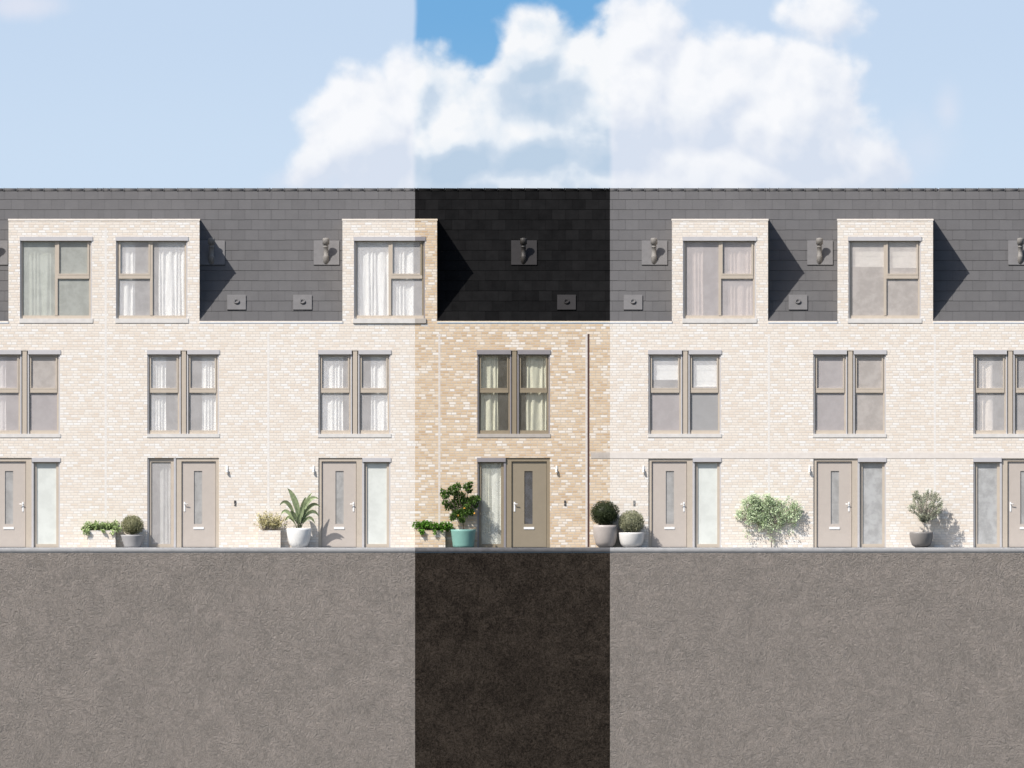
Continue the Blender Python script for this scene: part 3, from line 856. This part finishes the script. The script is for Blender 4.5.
def ivy(px0, px1, t, u, y0, y1, base, label, n, root_y):
    root = thing('ivy', (X((px0 + px1) / 2), (y0 + y1) / 2, Z(root_y)), label, 'plant', 'ivy spilling over brick planters')
    m = MB(); st = MB()
    x0, x1 = X(px0), X(px1)
    nc = 15
    for k in range(nc):
        cx = x0 + (x1 - x0) * (k + .5) / nc + random.uniform(-.03, .03)
        cy = random.uniform(y0, y1); top = Z(t) - random.uniform(0, .12)
        zc = top - .10
        st.tube([(cx, (y0 + y1) / 2, Z(root_y) - .03), (cx, cy, zc)], [.008, .005], 5)
        for j in range(n):
            d = sph(); rr = random.random() ** .45
            p = Vector((cx + d.x * .105 * rr, cy + d.y * .10 * rr, zc + d.z * .105 * rr))
            m.leaf(p, Vector((d.x, d.y - .5, d.z * .4 - .1)) + sph() * .5, random.uniform(.05, .085), random.uniform(.04, .065), random.choice((0, 0, 1, 2)))
    # trails hanging over the front edge
    for k in range(7):
        cx = random.choice((x0 + random.uniform(.03, .22), x0 + random.uniform(.5, .9) * (x1 - x0)))
        ln = random.uniform(.05, .16)
        for j in range(26):
            f = random.random()
            p = Vector((cx + random.uniform(-.05, .05), y0 - .03 + random.uniform(-.03, .02), Z(root_y) + .06 - ln * f))
            m.leaf(p, Vector((random.uniform(-.5, .5), -.6, -.5)), random.uniform(.045, .075), random.uniform(.035, .055), random.choice((0, 1, 2)))
    st.build('stem', M['bark'], root)
    m.build('foliage', leaves3(base, .3), root)

def planter(a, b, pl, label, dep=.25):
    root = thing('brick_planter', (X((a + b) / 2), -dep / 2 - .01, 0), label, 'planter', 'low brick planters against the wall')
    m = MB()
    t, y0, y1, th = Z(530.5), -dep - .005, -.005, .05
    x0, x1 = X(a), X(b)
    m.box(x0, x1, y0, y0 + th, 0, t); m.box(x0, x1, y1 - th, y1, 0, t)
    m.box(x0, x0 + th, y0 + th, y1 - th, 0, t); m.box(x1 - th, x1, y0 + th, y1 - th, 0, t)
    m.build('planter_wall', M[pl, 'brick'], root)
    m = MB(); m.box(x0 + th, x1 - th, y0 + th, y1 - th, .05, t - .03); m.build('potting_soil', M['tan', 'soil'], root)

# at the house with the joined dormer
planter(88, 115.5, 'pale', 'pale brick planter with ivy, left of the boxwood in a grey pot')
ivy(84, 119, 520.5, 533, -.26, -.04, (.34, .43, .20), 'pale green ivy in the planter left of the grey pot', 60, 531)
pot(132.5, 11.8, 8.2, 535.0, (.30, .295, .30), 'grey_pot', 'pale grey tapered pot holding a boxwood beside the ribbed sidelight', -.36)
boxwood(132.3, 525, 11.2, 9.6, -.36, (.25, .25, .14), 'small olive green boxwood ball in the pale grey tapered pot', 2600, 535)
# at the palm
planter(258, 280.5, 'pale', 'pale brick planter with a yellowish bush left of the palm')
root = thing('bush', (X(269), -.13, Z(531)), 'feathery yellow green bush in the brick planter left of the palm', 'plant')
m = MB(); s = MB()
for k in range(95):
    b0 = Vector((X(random.uniform(261, 279)), random.uniform(-.22, -.05), Z(531)))
    tip = b0 + Vector((random.gauss(0, .16), random.gauss(-.02, .07), random.uniform(.16, .52) * (1 if random.random() < .8 else 1.1)))
    mid = b0.lerp(tip, .5) + Vector((0, 0, .05))
    s.tube([b0, mid, tip], [.004, .003, .0015], 4)
    for j in range(22):
        f = random.uniform(.2, 1.0)
        p = b0.lerp(mid, f * 2) if f < .5 else mid.lerp(tip, f * 2 - 1)
        m.leaf(p, (tip - b0).normalized() + sph() * .9, random.uniform(.035, .06), random.uniform(.018, .03), random.choice((0, 1, 2, 2)))
s.build('stem', M['palebark'], root); m.build('foliage', leaves3((.54, .50, .29), .35), root)
pot(299, 12.4, 7.2, 528.2, (.66, .655, .645), 'white_pot', 'white tapered pot holding the broad leaved palm', -.42, curve=.6)
root = thing('palm', (X(299), -.42, Z(529)), 'broad leaved potted palm with arching leaves in the white pot', 'plant')
def blade(m, b0, ctrl, tip, w, mi):
    b0, ctrl, tip = Vector(b0), Vector(ctrl), Vector(tip); n = 12
    side0 = (tip - b0).cross(Vector((0, -1, .25))).normalized()
    pr = None
    for k in range(n + 1):
        f = k / n
        p = b0 * (1 - f) ** 2 + ctrl * 2 * f * (1 - f) + tip * f * f
        d = ((ctrl - b0) * (1 - f) + (tip - ctrl) * f).normalized()
        side = d.cross(Vector((0, -1, .2))).normalized()
        q = max(0.0, (f - .22) / .78)
        ww = w * max(math.sin(math.pi * q ** .8), 0) ** .8 + .012 * (1 - f)
        l, c_, r_ = p + side * ww * .5 + Vector((0, -.02, .012)), p, p - side * ww * .5 + Vector((0, -.02, .012))
        if pr:
            m.face([pr[0], l, c_, pr[1]], mi, True); m.face([pr[1], c_, r_, pr[2]], mi, True)
        pr = (l, c_, r_)
m = MB(); st = MB()
# tip x, tip y, control x, control y, width
tips = [(287.5, 488.5, 298, 500, .17), (279.5, 506, 289, 492, .11), (281, 515, 287, 503, .10), (318.5, 499, 306, 492, .13), (320, 507, 309, 497, .11), (319, 517, 311, 502, .10),
        (293, 496, 299, 506, .13), (306, 497, 301, 508, .13), (312, 493, 303, 504, .11), (285, 522, 290, 510, .09), (315, 524, 309, 510, .09), (297, 502, 298, 512, .14),
        (303, 506, 301, 514, .14), (290, 512, 295, 512, .12), (309, 513, 304, 512, .12), (300, 514, 299, 518, .13), (294, 521, 296, 514, .11), (306, 521, 303, 514, .11)]
for k, (tx, ty, cx, cy, w) in enumerate(tips):
    dy = random.uniform(-.20, .14)
    b0 = (X(299 + random.uniform(-2, 2)), -.42 + random.uniform(-.03, .03), Z(530))
    ct = (X(cx), -.42 + dy * .5, Z(cy))
    blade(m, b0, ct, (X(tx), -.42 + dy, Z(ty)), w, k % 3)
    st.tube([(b0[0], b0[1], Z(531)), Vector(b0).lerp(Vector(ct), .22) + Vector((0, .005, 0)), Vector(b0).lerp(Vector(ct), .4) + Vector((0, .01, 0))], [.012, .009, .004], 6)
st.build('stem', M['palebark'], root); m.build('foliage', leaves3((.29, .35, .20), .35), root)
# the tan house
planter(VL, 445.3, 'tan', 'tan brick planter with dark green ivy left of the teal pot')
ivy(416, 450, 520.5, 533, -.27, -.04, (.115, .25, .035), 'rich green ivy in the planter left of the teal pot', 62, 531)
pot(463.3, 12.6, 10.4, 529.6, (.155, .30, .265), 'teal_pot', 'large teal pot holding the citrus tree by the tan house door', -.40)
root = thing('citrus_tree', (X(464), -.40, Z(531)), 'small citrus tree with orange fruit in the teal pot', 'tree')
m = MB(); fo = MB(); fr = MB()
base = Vector((X(463.5), -.40, Z(531)))
fork = Vector((X(462), -.40, Z(517)))
m.tube([base, base.lerp(fork, .5) + Vector((.015, 0, 0)), fork], [.020, .017, .015], 8)
cl = [(445, 495, .09), (452, 491, .12), (457, 487, .09), (460, 498, .16), (468, 503, .15), (455, 504, .12), (473, 500, .11), (467, 487, .08), (470, 484, .06), (469, 490, .06), (477.5, 499, .06),
      (448, 507, .07), (457, 513, .10), (465, 512, .12), (453, 517, .08), (462, 519, .08), (470, 512, .08), (445.5, 503, .06), (443, 492, .06), (476, 505, .05)]
for cx, cy, rr in cl:
    c = Vector((X(cx), -.40 + random.uniform(-.14, .14), Z(cy)))
    m.tube([fork, fork.lerp(c, .55) + Vector((0, 0, .02)), c], [.011, .007, .003], 6)
    for j in range(int(30 + 10500 * rr * rr)):
        d = sph(); q = random.random() ** .5
        fo.leaf(c + d * rr * q, d + sph() * .8 + Vector((0, 0, -.1)), random.uniform(.06, .10), random.uniform(.036, .054), random.choice((0, 0, 1, 1, 2)))
for fx, fy in ((464.5, 508.5), (458.5, 515.5), (474.5, 513.5)):
    c = (X(fx), -.52, Z(fy)); rr = .028
    fr.lathe(c, [(.004, -rr), (rr * .6, -rr * .8), (rr * .92, -rr * .4), (rr, 0), (rr * .92, rr * .4), (rr * .6, rr * .8), (.004, rr)], 12)
m.build('trunk', M['bark'], root); fo.build('crown', leaves3((.085, .155, .032), .3), root)
fr.build('fruit', mat_plain('orange_peel', (.62, .30, .03), .45, .4), root)
# right of the tan house
pot(605.5, 12.6, 6.8, 525.3, (.34, .305, .285), 'tall_pot', 'taller greige rounded pot holding the dark boxwood', -.38, curve=1.2)
boxwood(604.8, 513, 14.2, 12.4, -.38, (.042, .056, .022), 'larger dark green boxwood ball in the tall greige pot', 4200, 525)
pot(631.5, 12.9, 7.6, 532.6, (.55, .535, .52), 'bowl_pot', 'low white bowl pot holding a boxwood, right of the taller pot', -.42, curve=1.2)
boxwood(631.3, 522, 12.6, 11.8, -.42, (.29, .295, .19), 'pale olive boxwood ball in the low white bowl pot', 3600, 532)
# wide shrub trained against the wall
root = thing('shrub', (X(771.5), -.11, 0), 'wide pale green shrub on a thin bare stem in front of the wall', 'tree')
m = MB(); fo = MB()
top = Vector((X(771.5), -.11, Z(525)))
m.tube([(X(771.5), -.11, -.002), (X(771), -.11, Z(536)), top], [.016, .012, .012], 8)
rs = random.Random(5)
for k in range(150):
    ang = rs.uniform(0, 2 * math.pi); q = math.sqrt(rs.random())
    cx, cy = 768.5 + 32 * q * math.cos(ang), 511.5 + 16.5 * q * math.sin(ang)
    if cy > 517: cx = 768 + (cx - 768) * .85
    if rs.random() < .08: cy += rs.uniform(2, 8)
    c = Vector((X(cx), -.13 + rs.uniform(-.10, .10), Z(cy)))
    if k % 3 == 0: m.tube([top, top.lerp(c, .5) + Vector((0, 0, .03)), c], [.008, .005, .002], 5)
    for j in range(30):
        d = sph(); fo.leaf(c + d * .085 * random.random() ** .5, d + sph() * .8, random.uniform(.045, .075), random.uniform(.026, .042), random.choice((0, 1, 2, 2)))
for cx, cy in ((746, 531), (748, 537), (773, 541), (770, 535), (791, 532), (757, 530), (779, 530)):
    for j in range(16):
        d = sph(); fo.leaf(Vector((X(cx), -.13, Z(cy))) + d * .06, d + sph() * .5, .055, .032, random.choice((0, 2)))
    m.tube([Vector((X(cx), -.13, Z(cy - 12))), Vector((X(cx), -.13, Z(cy)))], [.004, .002], 5)
m.build('trunk', M['palebark'], root); fo.build('crown', leaves3((.50, .58, .40), .4), root)
# olive tree
pot(921.3, 11.9, 6.4, 532.2, (.18, .168, .16), 'charcoal_pot', 'dark grey bowl pot holding the olive tree', -.45, curve=1.4)
root = thing('olive_tree', (X(923), -.45, Z(534)), 'loose grey green olive tree in the dark grey bowl pot', 'tree')
m = MB(); fo = MB()
base = Vector((X(922), -.45, Z(534))); fork = Vector((X(925), -.45, Z(522)))
m.tube([base, base.lerp(fork, .5) + Vector((.012, 0, 0)), fork], [.020, .016, .013], 8)
for k in range(140):
    ang = random.uniform(0, 2 * math.pi); q = math.sqrt(random.random())
    cx, cy = 925.5 + 18.5 * q * math.cos(ang), 506 + 16.5 * q * math.sin(ang)
    if cy > 512: cx = 925.5 + (cx - 925.5) * (1 - (cy - 512) / 22)
    c = Vector((X(cx), -.45 + random.uniform(-.28, .28) * (1 - q * .5), Z(cy)))
    m.tube([fork, fork.lerp(c, .5) + Vector((0, 0, .01)), c], [.007, .004, .0015], 5)
    dd = (c - fork).normalized()
    for j in range(30):
        p = c - dd * random.uniform(0, .16) + sph() * .02
        fo.leaf(p, dd + sph() * .75, random.uniform(.045, .08), random.uniform(.014, .023), random.choice((0, 1, 2)))
m.build('trunk', M['palebark'], root); fo.build('crown', leaves3((.45, .47, .37), .35), root)
